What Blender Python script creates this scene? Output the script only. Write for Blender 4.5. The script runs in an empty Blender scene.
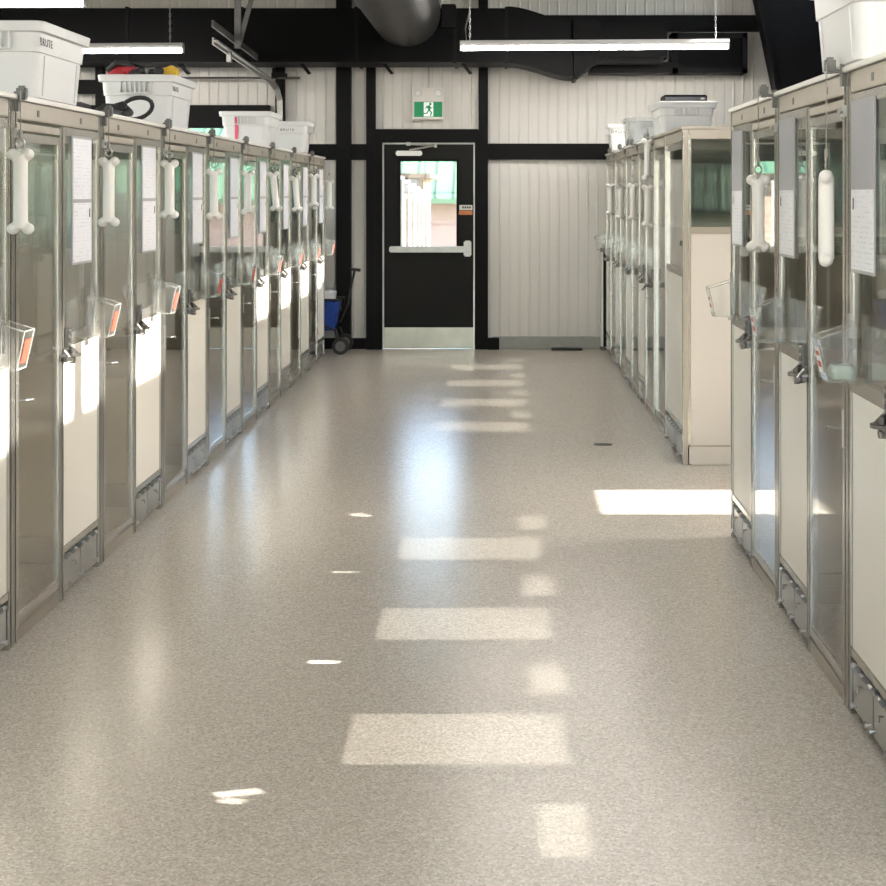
import bpy, bmesh, math, random
from mathutils import Vector, Matrix
random.seed(7)
S = bpy.context.scene
C = S.collection
PI = math.pi

# ------------------------------------------------------------------ camera
F = 1400.0                       # focal length in pixels of the 886 px frame
EYE = 1.6
cd = bpy.data.cameras.new('camera')
cam = bpy.data.objects.new('camera', cd); C.objects.link(cam)
cam.location = (0, 0, EYE); cam.rotation_euler = (PI/2, 0, 0)
cd.sensor_width = 36; cd.sensor_fit = 'HORIZONTAL'; cd.lens = F*36/886
cd.shift_x = (443-500)/886; cd.shift_y = -(443-193)/886
cd.clip_end = 300
S.camera = cam

# ------------------------------------------------------------------ sky, sun, exposure
SUN_E = math.atan(0.55)
w = bpy.data.worlds.new('world'); S.world = w; w.use_nodes = True
nt = w.node_tree
bg = nt.nodes['Background']
sky = nt.nodes.new('ShaderNodeTexSky'); sky.sky_type = 'NISHITA'; sky.sun_disc = False
sky.sun_elevation = SUN_E; sky.sun_rotation = PI/2; sky.air_density = 1.0; sky.dust_density = 1.5
hs = nt.nodes.new('ShaderNodeHueSaturation'); hs.inputs['Saturation'].default_value = .85
nt.links.new(sky.outputs[0], hs.inputs['Color']); nt.links.new(hs.outputs[0], bg.inputs[0]); bg.inputs[1].default_value = 1.55
sd = bpy.data.lights.new('sun', 'SUN'); sd.energy = 24.0; sd.angle = math.radians(0.6); sd.color = (1, .95, .88)
sun = bpy.data.objects.new('sun', sd); C.objects.link(sun)
sun.rotation_euler = Vector((-math.cos(SUN_E), 0, -math.sin(SUN_E))).to_track_quat('-Z', 'Y').to_euler()
sun.location = (12, 6, 8)
S.view_settings.view_transform = 'Standard'; S.view_settings.look = 'None'
S.view_settings.gamma = 1; S.view_settings.use_curve_mapping = False
S.view_settings.exposure = 0.5
LED = 42.0                       # radiance of the hall's LED tubes
GLINT = .36                      # watts of one added lamp imitating sun off a glass kennel door
S.cycles.transparent_max_bounces = 48
S.cycles.max_bounces = 10; S.cycles.diffuse_bounces = 5; S.cycles.glossy_bounces = 6
S.cycles.transmission_bounces = 8
S.cycles.use_denoising = True
S.cycles.sample_clamp_indirect = 6.0
S.cycles.caustics_reflective = False; S.cycles.caustics_refractive = False

# ------------------------------------------------------------------ materials
def nmat(name):
    m = bpy.data.materials.new(name); m.use_nodes = True
    return m, m.node_tree, m.node_tree.nodes['Principled BSDF']
def pm(name, col, rough=.5, metal=0.0, spec=.5, var=0.0, scale=8.0, bump=0.0, bscale=60.0, stretch=(1, 1, 1), trans=0.0):
    m, t, b = nmat(name)
    b.inputs['Base Color'].default_value = (*col, 1)
    b.inputs['Roughness'].default_value = rough
    b.inputs['Metallic'].default_value = metal
    b.inputs['Specular IOR Level'].default_value = spec
    tc = t.nodes.new('ShaderNodeTexCoord')
    mp = t.nodes.new('ShaderNodeMapping'); mp.inputs['Scale'].default_value = stretch
    t.links.new(tc.outputs['Object'], mp.inputs[0])
    n = t.nodes.new('ShaderNodeTexNoise'); n.inputs['Scale'].default_value = scale; n.inputs['Detail'].default_value = 4
    t.links.new(mp.outputs[0], n.inputs[0])
    r = t.nodes.new('ShaderNodeMix'); r.data_type = 'RGBA'
    r.inputs['A'].default_value = (*[c*(1-var) for c in col], 1)
    r.inputs['B'].default_value = (*[min(1, c*(1+var)) for c in col], 1)
    t.links.new(n.outputs[0], r.inputs['Factor']); t.links.new(r.outputs['Result'], b.inputs['Base Color'])
    if bump:
        n2 = t.nodes.new('ShaderNodeTexNoise'); n2.inputs['Scale'].default_value = bscale
        t.links.new(mp.outputs[0], n2.inputs[0])
        bp = t.nodes.new('ShaderNodeBump'); bp.inputs['Strength'].default_value = bump; bp.inputs['Distance'].default_value = .01
        t.links.new(n2.outputs[0], bp.inputs['Height']); t.links.new(bp.outputs[0], b.inputs['Normal'])
    return m
def glass(name, tint, haze=0.0, refl=1.0, ior=1.5):
    m = bpy.data.materials.new(name); m.use_nodes = True
    t = m.node_tree; t.nodes.clear()
    out = t.nodes.new('ShaderNodeOutputMaterial')
    tr = t.nodes.new('ShaderNodeBsdfTransparent'); tr.inputs[0].default_value = (*tint, 1)
    gl = t.nodes.new('ShaderNodeBsdfGlossy'); gl.inputs['Roughness'].default_value = 0.02
    gl.inputs[0].default_value = (refl, refl, refl, 1)
    fr = t.nodes.new('ShaderNodeFresnel')
    ge = t.nodes.new('ShaderNodeNewGeometry')
    mr = t.nodes.new('ShaderNodeMapRange')
    mr.inputs['To Min'].default_value = ior; mr.inputs['To Max'].default_value = 1/ior
    t.links.new(ge.outputs['Backfacing'], mr.inputs['Value']); t.links.new(mr.outputs[0], fr.inputs['IOR'])
    mx = t.nodes.new('ShaderNodeMixShader')
    t.links.new(fr.outputs[0], mx.inputs[0])
    base = tr
    if haze:
        df = t.nodes.new('ShaderNodeBsdfDiffuse'); df.inputs[0].default_value = (.82, .82, .8, 1)
        mh = t.nodes.new('ShaderNodeMixShader')
        tc = t.nodes.new('ShaderNodeTexCoord'); n = t.nodes.new('ShaderNodeTexNoise'); n.inputs['Scale'].default_value = 5
        t.links.new(tc.outputs['Object'], n.inputs[0])
        mu = t.nodes.new('ShaderNodeMath'); mu.operation = 'MULTIPLY'; mu.inputs[1].default_value = haze*2
        t.links.new(n.outputs[0], mu.inputs[0]); t.links.new(mu.outputs[0], mh.inputs[0])
        t.links.new(tr.outputs[0], mh.inputs[1]); t.links.new(df.outputs[0], mh.inputs[2]); base = mh
    t.links.new(base.outputs[0], mx.inputs[1]); t.links.new(gl.outputs[0], mx.inputs[2])
    t.links.new(mx.outputs[0], out.inputs[0])
    return m
def emit(name, col, strength):
    m = bpy.data.materials.new(name); m.use_nodes = True
    t = m.node_tree; b = t.nodes['Principled BSDF']
    b.inputs['Base Color'].default_value = (.9, .9, .9, 1)
    b.inputs['Emission Color'].default_value = (*col, 1); b.inputs['Emission Strength'].default_value = strength
    return m
def floor_mat():
    m, t, b = nmat('epoxy_flake_floor')
    tc = t.nodes.new('ShaderNodeTexCoord')
    v = t.nodes.new('ShaderNodeTexVoronoi'); v.inputs['Scale'].default_value = 165
    t.links.new(tc.outputs['Object'], v.inputs[0])
    sep = t.nodes.new('ShaderNodeSeparateColor'); t.links.new(v.outputs['Color'], sep.inputs[0])
    cr = t.nodes.new('ShaderNodeValToRGB')
    e = cr.color_ramp.elements
    e[0].position = 0; e[0].color = (.465, .415, .345, 1)
    e[1].position = 1; e[1].color = (.755, .71, .635, 1)
    for p, c in ((.18, (.54, .487, .412, 1)), (.5, (.597, .55, .472, 1)), (.8, (.66, .61, .53, 1))):
        q = e.new(p); q.color = c
    t.links.new(sep.outputs[0], cr.inputs[0])
    t.links.new(cr.outputs[0], b.inputs['Base Color'])
    b.inputs['Specular IOR Level'].default_value = .5; b.inputs['Roughness'].default_value = .235
    n2 = t.nodes.new('ShaderNodeTexNoise'); n2.inputs['Scale'].default_value = 55; n2.inputs['Detail'].default_value = 3
    t.links.new(tc.outputs['Object'], n2.inputs[0])
    bp = t.nodes.new('ShaderNodeBump'); bp.inputs['Strength'].default_value = .22; bp.inputs['Distance'].default_value = .004
    t.links.new(n2.outputs[0], bp.inputs['Height']); t.links.new(bp.outputs[0], b.inputs['Normal'])
    return m
def ribbed_white(name, col):
    """white twin-wall sheet with fine horizontal ribs"""
    m, t, b = nmat(name)
    tc = t.nodes.new('ShaderNodeTexCoord')
    wv = t.nodes.new('ShaderNodeTexWave'); wv.wave_type = 'BANDS'; wv.bands_direction = 'Z'; wv.inputs['Scale'].default_value = 32
    t.links.new(tc.outputs['Object'], wv.inputs[0])
    r = t.nodes.new('ShaderNodeMix'); r.data_type = 'RGBA'
    r.inputs['A'].default_value = (*[c*.95 for c in col], 1); r.inputs['B'].default_value = (*col, 1)
    t.links.new(wv.outputs[0], r.inputs['Factor']); t.links.new(r.outputs['Result'], b.inputs['Base Color'])
    bp = t.nodes.new('ShaderNodeBump'); bp.inputs['Strength'].default_value = .12; bp.inputs['Distance'].default_value = .003
    t.links.new(wv.outputs[0], bp.inputs['Height']); t.links.new(bp.outputs[0], b.inputs['Normal'])
    b.inputs['Roughness'].default_value = .38
    return m
def paper_mat():
    m, t, b = nmat('printed_paper')
    tc = t.nodes.new('ShaderNodeTexCoord')
    sp = t.nodes.new('ShaderNodeSeparateXYZ'); t.links.new(tc.outputs['Object'], sp.inputs[0])
    a = t.nodes.new('ShaderNodeMath'); a.operation = 'MULTIPLY'; a.inputs[1].default_value = 420; t.links.new(sp.outputs[2], a.inputs[0])
    s = t.nodes.new('ShaderNodeMath'); s.operation = 'SINE'; t.links.new(a.outputs[0], s.inputs[0])
    g = t.nodes.new('ShaderNodeMath'); g.operation = 'GREATER_THAN'; g.inputs[1].default_value = .75; t.links.new(s.outputs[0], g.inputs[0])
    n = t.nodes.new('ShaderNodeTexNoise'); n.inputs['Scale'].default_value = 45; t.links.new(tc.outputs['Object'], n.inputs[0])
    g2 = t.nodes.new('ShaderNodeMath'); g2.operation = 'GREATER_THAN'; g2.inputs[1].default_value = .54; t.links.new(n.outputs[0], g2.inputs[0])
    mu = t.nodes.new('ShaderNodeMath'); mu.operation = 'MULTIPLY'; t.links.new(g.outputs[0], mu.inputs[0]); t.links.new(g2.outputs[0], mu.inputs[1])
    r = t.nodes.new('ShaderNodeMix'); r.data_type = 'RGBA'
    r.inputs['A'].default_value = (.86, .87, .92, 1); r.inputs['B'].default_value = (.66, .67, .73, 1)
    t.links.new(mu.outputs[0], r.inputs['Factor']); t.links.new(r.outputs['Result'], b.inputs['Base Color'])
    b.inputs['Roughness'].default_value = .6
    return m
def perforated(name):
    m, t, b = nmat(name)
    b.inputs['Base Color'].default_value = (.004, .004, .0045, 1); b.inputs['Specular IOR Level'].default_value = .05
    tc = t.nodes.new('ShaderNodeTexCoord'); v = t.nodes.new('ShaderNodeTexVoronoi'); v.inputs['Scale'].default_value = 25
    t.links.new(tc.outputs['Object'], v.inputs[0])
    bp = t.nodes.new('ShaderNodeBump'); bp.inputs['Strength'].default_value = .4
    t.links.new(v.outputs['Distance'], bp.inputs['Height']); t.links.new(bp.outputs[0], b.inputs['Normal'])
    return m
def spiral_mat():
    m, t, b = nmat('black_spiral_duct_steel')
    b.inputs['Base Color'].default_value = (.02, .02, .0195, 1); b.inputs['Roughness'].default_value = .5; b.inputs['Specular IOR Level'].default_value = .2
    tc = t.nodes.new('ShaderNodeTexCoord')
    wv = t.nodes.new('ShaderNodeTexWave'); wv.bands_direction = 'Y'; wv.inputs['Scale'].default_value = 5
    t.links.new(tc.outputs['Object'], wv.inputs[0])
    bp = t.nodes.new('ShaderNodeBump'); bp.inputs['Strength'].default_value = .5; bp.inputs['Distance'].default_value = .02
    t.links.new(wv.outputs[0], bp.inputs['Height']); t.links.new(bp.outputs[0], b.inputs['Normal'])
    return m

M = {}
M['floor'] = floor_mat()
M['liner'] = pm('white_steel_liner', (.68, .665, .625), .5, var=.05, scale=2, stretch=(1, 1, .3))
M['black'] = pm('black_painted_steel', (.006, .006, .0065), .55, spec=.1, var=.2)
M['door'] = pm('black_door_paint', (.009, .009, .0085), .5, spec=.14, var=.15, scale=3)
M['ceil'] = pm('black_roof_deck', (.013, .014, .015), .7, var=.2)
M['kick'] = pm('reflection_mottled_kick_plate', (.30, .28, .24), .3, metal=.9, var=.3, scale=5)  # mottled reflections of the steel put into its colour
M['alu'] = pm('satin_aluminium', (.56, .535, .485), .27, metal=.92, var=.06, scale=3, stretch=(1, 1, .2))
M['alub'] = pm('dull_aluminium_beam', (.46, .42, .36), .45, metal=.7, var=.12, scale=5)
M['steel'] = pm('stainless_steel', (.55, .54, .52), .28, metal=1.0, var=.08, scale=6)
M['dsteel'] = pm('dark_steel', (.16, .15, .14), .35, metal=.9, var=.2, scale=20)
M['galv'] = pm('galvanised_steel', (.42, .42, .40), .42, metal=.8, var=.25, scale=14)
M['galvd'] = pm('weathered_galvanised_steel', (.16, .16, .155), .5, metal=.5, var=.3, scale=14)
M['sheet'] = ribbed_white('white_ribbed_sheet', (.88, .835, .745))
M['white'] = pm('white_board', (.84, .82, .78), .45, var=.03)
M['endw'] = pm('cream_end_wall', (.70, .655, .60), .4, var=.03, scale=2)
M['inner'] = pm('cream_inner_wall', (.70, .62, .50), .45, var=.04, scale=2)
M['tote'] = pm('white_tote_plastic', (.73, .74, .745), .42, var=.02, scale=4, bump=.04, bscale=120)
M['bone'] = pm('white_bone_plastic', (.90, .88, .84), .4, var=.02)
M['cable'] = pm('grey_cable', (.30, .28, .25), .5, var=.1)
M['ink'] = pm('black_print', (.02, .02, .02), .6)
M['pink'] = pm('pink_tape', (.85, .10, .17), .5, var=.08)
M['orange'] = pm('orange_label', (.50, .06, .035), .5, var=.2, scale=30)
M['redlab'] = pm('white_label', (.88, .86, .84), .5, var=.05)
M['glass'] = glass('door_glass', (.935, .94, .93), haze=.004, ior=1.56)
M['gglass'] = glass('greenish_partition_glass', (.925, .945, .935), haze=.006)
M['wglass'] = glass('window_glass', (.98, .99, .985))
M['acryl'] = glass('clear_acrylic', (.975, .975, .97), haze=.014, ior=1.42)
M['acedge'] = glass('acrylic_edge', (.94, .95, .94), haze=.28)
M['cloudy'] = glass('cloudy_clear_plastic', (.85, .87, .88), haze=.22)
M['paper'] = paper_mat()
M['pgrey'] = pm('grey_plastic_sleeve', (.40, .40, .43), .3, var=.06, scale=6)
M['led'] = emit('led_diffuser', (1, .94, .87), LED)
M['ledbody'] = pm('white_lamp_housing', (.80, .79, .77), .4, metal=.2, var=.03)
M['chain'] = pm('zinc_chain', (.55, .56, .57), .35, metal=.8, var=.1)
M['spiral'] = spiral_mat()
M['duct'] = pm('black_duct_metal', (.0035, .0035, .0038), .5, spec=.06, var=.3, scale=2.5)
M['grille'] = perforated('black_grille')
M['signw'] = pm('white_sign_housing', (.72, .70, .66), .5, var=.03)
M['green'] = emit('green_sign_face', (.0, .42, .16), .07); M['green'].node_tree.nodes['Principled BSDF'].inputs['Base Color'].default_value = (0, .24, .085, 1)
M['signl'] = emit('white_sign_face', (.8, 1, .92), .25)
M['lens'] = pm('lamp_lens', (.8, .8, .78), .15, var=.05)
M['curb'] = pm('grey_concrete', (.33, .34, .32), .7, var=.15, scale=12)
M['blue'] = pm('blue_fabric', (.012, .055, .30), .8, var=.2, scale=30, bump=.2, bscale=300)
M['rubber'] = pm('black_rubber', (.015, .015, .015), .6, var=.2)
M['web'] = pm('black_webbing', (.025, .025, .027), .65, var=.3, scale=60, bump=.3, bscale=200)
M['red'] = pm('red_fabric', (.40, .02, .03), .7, var=.3, scale=30)
M['yellow'] = pm('yellow_plastic', (.80, .50, .03), .5, var=.08)
M['pouch'] = pm('pale_green_pouch', (.62, .72, .66), .4, var=.2, scale=40)
M['drain'] = pm('dark_drain', (.10, .095, .09), .5, metal=.5, var=.2, scale=30)
M['paving'] = pm('pale_paving', (.33, .27, .22), .8, var=.12, scale=1.5)
M['tanwall'] = pm('tan_siding', (.13, .088, .055), .7, var=.08)
M['pinkwall'] = pm('pinkish_block_wall', (.25, .175, .14), .8, var=.15, scale=3)
M['groof'] = pm('green_metal_roof', (.05, .13, .06), .7, var=.08, scale=1)
M['ostrip'] = pm('orange_tape', (.55, .19, .06), .5, var=.15, scale=40)
M['stain'] = pm('brown_stained_boards', (.085, .055, .036), .7, var=.15, scale=6)
M['vinyl'] = pm('white_vinyl', (.26, .255, .24), .5, var=.03)
M['dwin'] = pm('dark_window_pane', (.10, .11, .13), .15, var=.1)

# ------------------------------------------------------------------ mesh helpers
class MB:
    def __init__(s): s.bm = bmesh.new()
    def box(s, x0, x1, y0, y1, z0, z1, bev=0, seg=2):
        r = bmesh.ops.create_cube(s.bm, size=1)
        for v in r['verts']:
            v.co = Vector((x0+(v.co.x+.5)*(x1-x0), y0+(v.co.y+.5)*(y1-y0), z0+(v.co.z+.5)*(z1-z0)))
        if bev:
            es = {e for v in r['verts'] for e in v.link_edges}
            bmesh.ops.bevel(s.bm, geom=list(es), offset=bev, segments=seg, affect='EDGES', clamp_overlap=True)
        return s
    def cyl(s, p0, p1, r, seg=12, r2=None):
        p0 = Vector(p0); p1 = Vector(p1); d = p1-p0
        q = d.to_track_quat('Z', 'Y').to_matrix().to_4x4()
        bmesh.ops.create_cone(s.bm, cap_ends=True, segments=seg, radius1=r, radius2=r if r2 is None else r2, depth=d.length,
                              matrix=Matrix.Translation((p0+p1)/2) @ q)
        return s
    def sph(s, c, r, sc=(1, 1, 1), u=14, v=10):
        bmesh.ops.create_uvsphere(s.bm, u_segments=u, v_segments=v, radius=r, matrix=Matrix.Translation(c) @ Matrix.Diagonal((*sc, 1)))
        return s
    def tube(s, pts, r, seg=8, closed=False):
        pts = [Vector(p) for p in pts]; n = len(pts); rings = []
        up = Vector((0, 0, 1))
        for i, p in enumerate(pts):
            if closed: d = pts[(i+1) % n]-pts[i-1]
            else: d = pts[min(i+1, n-1)]-pts[max(i-1, 0)]
            d.normalize()
            a = d.cross(up)
            if a.length < .05: a = d.cross(Vector((1, 0, 0)))
            a.normalize(); b = a.cross(d)
            rr = r[i] if isinstance(r, (list, tuple)) else r
            rings.append([s.bm.verts.new(p+(a*math.cos(2*PI*k/seg)+b*math.sin(2*PI*k/seg))*rr) for k in range(seg)])
        m = n if closed else n-1
        for i in range(m):
            A, B = rings[i], rings[(i+1) % n]
            for k in range(seg): s.bm.faces.new((A[k], A[(k+1) % seg], B[(k+1) % seg], B[k]))
        if not closed:
            s.bm.faces.new(rings[0][::-1]); s.bm.faces.new(rings[-1])
        return s
    def loft(s, rings, cap0=True, cap1=True):
        R = [[s.bm.verts.new(p) for p in r] for r in rings]
        n = len(R[0])
        for A, B in zip(R, R[1:]):
            for k in range(n): s.bm.faces.new((A[k], A[(k+1) % n], B[(k+1) % n], B[k]))
        if cap0: s.bm.faces.new(R[0][::-1])
        if cap1: s.bm.faces.new(R[-1])
        return s
    def prism(s, poly, axis, a, b):
        """poly: 2-D outline; axis: the axis it is extruded along from a to b"""
        def P(u, v, t): return {'x': (t, u, v), 'y': (u, t, v), 'z': (u, v, t)}[axis]
        A = [s.bm.verts.new(P(u, v, a)) for u, v in poly]; B = [s.bm.verts.new(P(u, v, b)) for u, v in poly]
        n = len(A)
        s.bm.faces.new(A[::-1]); s.bm.faces.new(B)
        for k in range(n): s.bm.faces.new((A[k], A[(k+1) % n], B[(k+1) % n], B[k]))
        return s
    def flip(s, sx):
        for v in s.bm.verts: v.co.x *= sx
        return s
    def xf(s, mat):
        bmesh.ops.transform(s.bm, matrix=mat, verts=s.bm.verts); return s
    def build(s, name, mat, parent=None, smooth=False, label=None, **props):
        bmesh.ops.recalc_face_normals(s.bm, faces=s.bm.faces)
        me = bpy.data.meshes.new(name); s.bm.to_mesh(me); s.bm.free()
        me.materials.append(mat)
        if smooth:
            for p in me.polygons: p.use_smooth = True
            me.set_sharp_from_angle(angle=math.radians(40))
        o = bpy.data.objects.new(name, me); C.objects.link(o)
        if parent: o.parent = parent
        if label: o['label'] = label
        for k, v in props.items(): o[k] = v
        return o
def rrect(hx, hy, r, z, seg=4, cx=0, cy=0):
    pts = []
    for qx, qy, a0 in ((1, 1, 0), (-1, 1, 90), (-1, -1, 180), (1, -1, 270)):
        for k in range(seg+1):
            a = math.radians(a0+90*k/seg)
            pts.append((cx+qx*(hx-r)+r*math.cos(a), cy+qy*(hy-r)+r*math.sin(a), z))
    return pts
def thing(name, label, cat, loc=(0, 0, 0), rz=0, group=None):
    o = bpy.data.objects.new(name, None); C.objects.link(o); o.empty_display_size = .1
    o.location = loc; o.rotation_euler = (0, 0, rz); o['label'] = label; o['category'] = cat
    if group: o['group'] = group
    return o
def tag(o, label, cat, group=None):
    o['label'] = label; o['category'] = cat
    if group: o['group'] = group
    return o
def struct(o, label=None, cat=None):
    o['kind'] = 'structure'
    if label: o['label'] = label
    if cat: o['category'] = cat
    return o
def kids(o): return [c for c in bpy.data.objects if c.parent == o]
def dup(root, loc, label, group=None, rz=None):
    r = root.copy(); C.objects.link(r); r.location = loc; r['label'] = label
    if group: r['group'] = group
    if rz is not None: r.rotation_euler = (0, 0, rz)
    for ch in kids(root):
        c = ch.copy(); C.objects.link(c); c.parent = r
        for g in kids(ch):
            d = g.copy(); C.objects.link(d); d.parent = c
    return r
def text_mesh(txt, size, mat, name, parent, matrix, depth=.0008, wide=1.0):
    cu = bpy.data.curves.new('lettering', 'FONT'); cu.body = txt; cu.size = size; cu.extrude = depth
    cu.align_x = 'CENTER'; cu.align_y = 'CENTER'; cu.offset = 0; cu.space_character = 1.2
    tmp = bpy.data.objects.new('lettering_source', cu); C.objects.link(tmp)
    dg = bpy.context.evaluated_depsgraph_get(); dg.update()
    me = bpy.data.meshes.new_from_object(tmp.evaluated_get(dg))
    bpy.data.objects.remove(tmp)
    me.transform(Matrix.Diagonal((wide, 1, 1, 1))); me.transform(matrix)
    me.materials.clear(); me.materials.append(mat)
    o = bpy.data.objects.new(name, me); C.objects.link(o); o.parent = parent
    return o
ORD = ['first', 'second', 'third', 'fourth', 'fifth', 'sixth', 'seventh', 'eighth', 'ninth', 'tenth']
def px(x, y, Y):
    """the point of depth Y that the photograph shows at pixel (x, y)"""
    return Vector(((x-500)*Y/F, Y, EYE+(193-y)*Y/F))

# ------------------------------------------------------------------ the setting
YB = 14.4            # far wall
XL, XR = -5.4, 3.9   # side walls
YN = -6.0
H = 4.75
LX, RX = -1.72, 1.08 # fronts of the two kennel rows
MOD = 1.096          # one kennel
struct(MB().box(XL-.2, XR+.2, YN-.2, YB+.2, -.2, 0).build('floor', M['floor']), 'beige speckled epoxy floor of the kennel hall', 'floor')
struct(MB().box(XL-.2, XR+.2, YN-.2, YB+.2, H, H+.1).build('ceiling', M['ceil']), 'black roof deck over the hall', 'ceiling')

def ribbed(mb, x0, x1, z0, z1, y, pitch=.1):
    """vertically ribbed steel liner, a closed sheet 4-8 cm thick whose face looks toward -y"""
    out = []
    k0 = math.ceil(x0/pitch - 1e-6); xs = [(x0, 0)]
    k = k0
    while k*pitch < x1:
        c = k*pitch
        dp = .011 if k % 3 == 0 else .006
        for dx, d in ((-.012, 0), (-.006, dp), (.006, dp), (.012, 0)):
            if x0 < c+dx < x1: xs.append((c+dx, d))
        k += 1
    xs.append((x1, 0))
    poly = [(x, y-d) for x, d in xs] + [(x1, y+.1), (x0, y+.1)]
    mb.prism(poly, 'z', z0, z1)
DX0, DX1, DZ = px(383, 0, YB).x, px(475, 0, YB).x, 2.115
OX0, OX1, OZ = -4.05, -2.42, 2.32      # overhead door opening
mb = MB()
ribbed(mb, XL, OX0, 0, H, YB); ribbed(mb, OX0, OX1, OZ, H, YB); ribbed(mb, OX1, DX0-.1, 0, H, YB)
ribbed(mb, DX0-.1, DX1+.1, DZ+.02, H, YB); ribbed(mb, DX1+.1, XR, 0, H, YB)
struct(mb.build('wall_far', M['liner']), 'white ribbed steel wall at the end of the aisle', 'wall')
# right wall with two strip windows and a glazed door
W1, W2, WZ0, WZ1 = (2.5, 7.25), (9.45, 13.72), 3.79, 4.23
DY0, DY1 = 6.78, 7.74
GY0, GY1, GZ0, GZ1 = 6.98, 7.54, .95, 1.95
mb = MB(); t0, t1 = XR, XR+.1
mb.box(t0, t1, YN, YB+.1, WZ1, H); mb.box(t0, t1, YN, W1[0], 2.12, WZ1); mb.box(t0, t1, W1[1], W2[0], 2.12, WZ1)
mb.box(t0, t1, W2[1], YB+.1, 2.12, WZ1); mb.box(t0, t1, W1[0], W1[1], 2.12, WZ0); mb.box(t0, t1, W2[0], W2[1], 2.12, WZ0)
mb.box(t0, t1, YN, DY0, 0, 2.12); mb.box(t0, t1, DY1, YB+.1, 0, 2.12)
struct(mb.build('wall_right', M['liner']), 'white wall behind the right kennels', 'wall')
def strip_window(n, y0, y1, bars):
    t = struct(thing('window_%d' % n, 'high strip window in the right wall', 'window', (XR, (y0+y1)/2, WZ0)))
    h = WZ1-WZ0; L = (y1-y0)/2
    mb = MB(); mb.box(.0, .05, -L, L, 0, .012).box(.0, .05, -L, L, h-.012, h).box(0, .05, -L, -L+.03, 0, h).box(0, .05, L-.03, L, 0, h)
    for b in bars: mb.box(0, .05, b-(y0+y1)/2-.07, b-(y0+y1)/2+.07, 0, h)
    mb.build('frame', M['black'], t)
    MB().box(.06, .07, -L, L, 0, h).build('pane', M['wglass'], t)
strip_window(1, *W1, (5.72,)); strip_window(2, *W2, ())
# left wall with windows, near wall with an added glazed overhead door
LW = ((1.0, 4.5), (6.0, 12.5))
mb = MB(); t0, t1 = XL-.1, XL
mb.box(t0, t1, YN, YB+.1, 0, 1.1); mb.box(t0, t1, YN, YB+.1, 2.6, H); mb.box(t0, t1, YN, LW[0][0], 1.1, 2.6)
mb.box(t0, t1, LW[0][1], LW[1][0], 1.1, 2.6); mb.box(t0, t1, LW[1][1], YB+.1, 1.1, 2.6)
struct(mb.build('wall_left', M['liner']), 'white wall behind the left kennels', 'wall')
for n, (a, b) in enumerate(LW):
    t = struct(thing('window_%d' % (n+3), 'wide window in the wall behind the left kennels', 'window', (XL-.05, (a+b)/2, 1.1)))
    L = (b-a)/2; mb = MB()
    mb.box(-.03, .03, -L, L, 0, .05).box(-.03, .03, -L, L, 1.45, 1.5)
    k = int(b-a)
    for i in range(k+1):
        y = -L+.025+(2*L-.05)*i/k; mb.box(-.03, .03, y-.025, y+.025, 0, 1.5)
    mb.build('frame', M['black'], t); MB().box(-.005, .005, -L, L, 0, 1.5).build('pane', M['wglass'], t)
mb = MB(); mb.box(XL, XR, YN-.1, YN, 3.2, H); mb.box(XL, -3, YN-.1, YN, 0, 3.2); mb.box(2.6, XR, YN-.1, YN, 0, 3.2)
struct(mb.build('wall_near', M['liner']), 'white wall behind the camera', 'wall')
t = struct(thing('door_4', 'added glazed overhead door behind the camera, letting in fill daylight', 'door', (-.2, YN-.05, 0)))  # unseen, added to bring in fill daylight from behind
mb = MB()
for i in range(5): mb.box(-2.8, 2.8, -.03, .03, i*.79, i*.79+.05)
for i in range(6): mb.box(-2.8+i*1.11, -2.75+i*1.11, -.03, .03, 0, 3.2)
mb.build('frame', M['alu'], t); MB().box(-2.8, 2.8, -.005, .005, 0, 3.2).build('pane', M['wglass'], t)

# black steel on the far wall
def wbox(x0, y0, x1, y1, Y, dep):
    a = px(x0, y0, Y); b = px(x1, y1, Y)
    return (a.x, b.x, Y, Y+dep, b.z, a.z)
TN = [0]
def trim(args, mat='black', label=None):
    TN[0] += 1
    bx = list(args)
    return struct(MB().box(*bx, bev=.006).build('trim_%d' % TN[0], M[mat]), label, 'trim')
a = wbox(336, 62, 350.5, 349, YB-.12, .12); trim((a[0], a[1], YB-.12, YB, 0, 3.6), label='black steel column left of the exit door')
a = wbox(366, 60, 375, 349, YB-.1, .1); trim((a[0], a[1], YB-.1, YB, 0, 3.6), label='black post along the left side of the door frame')
a = wbox(478.5, 60, 488, 349, YB-.1, .1); trim((a[0], a[1], YB-.1, YB, 0, 3.6), label='black post along the right side of the door frame')
a = wbox(375, 129, 478.5, 137.5, YB-.08, .08); trim(a, label='black lintel across the top of the exit door')
a = wbox(488, 143.5, 606, 159.5, YB-.08, .08); trim((a[0], 2.9, a[2], a[3], a[4], a[5]), label='black girt on the wall right of the exit door')
a = wbox(350.5, 144, 366, 160, YB-.08, .08); trim(a, label='short black girt between column and door post')
a = wbox(310, 144, 336, 160, YB-.08, .08); trim((-2.3, a[1], a[2], a[3], a[4], a[5]), label='black girt left of the steel column')
a = wbox(190, 105, 283, 126, YB-.08, .08); trim((OX0-.2, OX1+.06, a[2], a[3], a[4]-.02, a[5]), label='black header over the overhead door')
a = wbox(180, 55, 480, 66, YB-.06, .06); trim((-5.0, -.15, a[2], a[3], a[4], a[5]), 'galvd', 'grey steel angle under the big black duct')
a = wbox(590, 15, 755, 31, YB-.1, .1); trim((-.1, 2.9, a[2], a[3], a[4], a[5]), label='black girt high on the wall above the lamp')
a = wbox(275, 65, 284, 120, YB-.1, .1); trim((a[0], a[1], a[2], a[3], 0, 3.4), label='black post beside the overhead door')
struct(MB().box(DX1+.18, XR, YB-.05, YB, 0, .125, bev=.008).build('baseboard_right', M['curb']), 'grey concrete curb at the foot of the far wall', 'baseboard')
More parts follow.
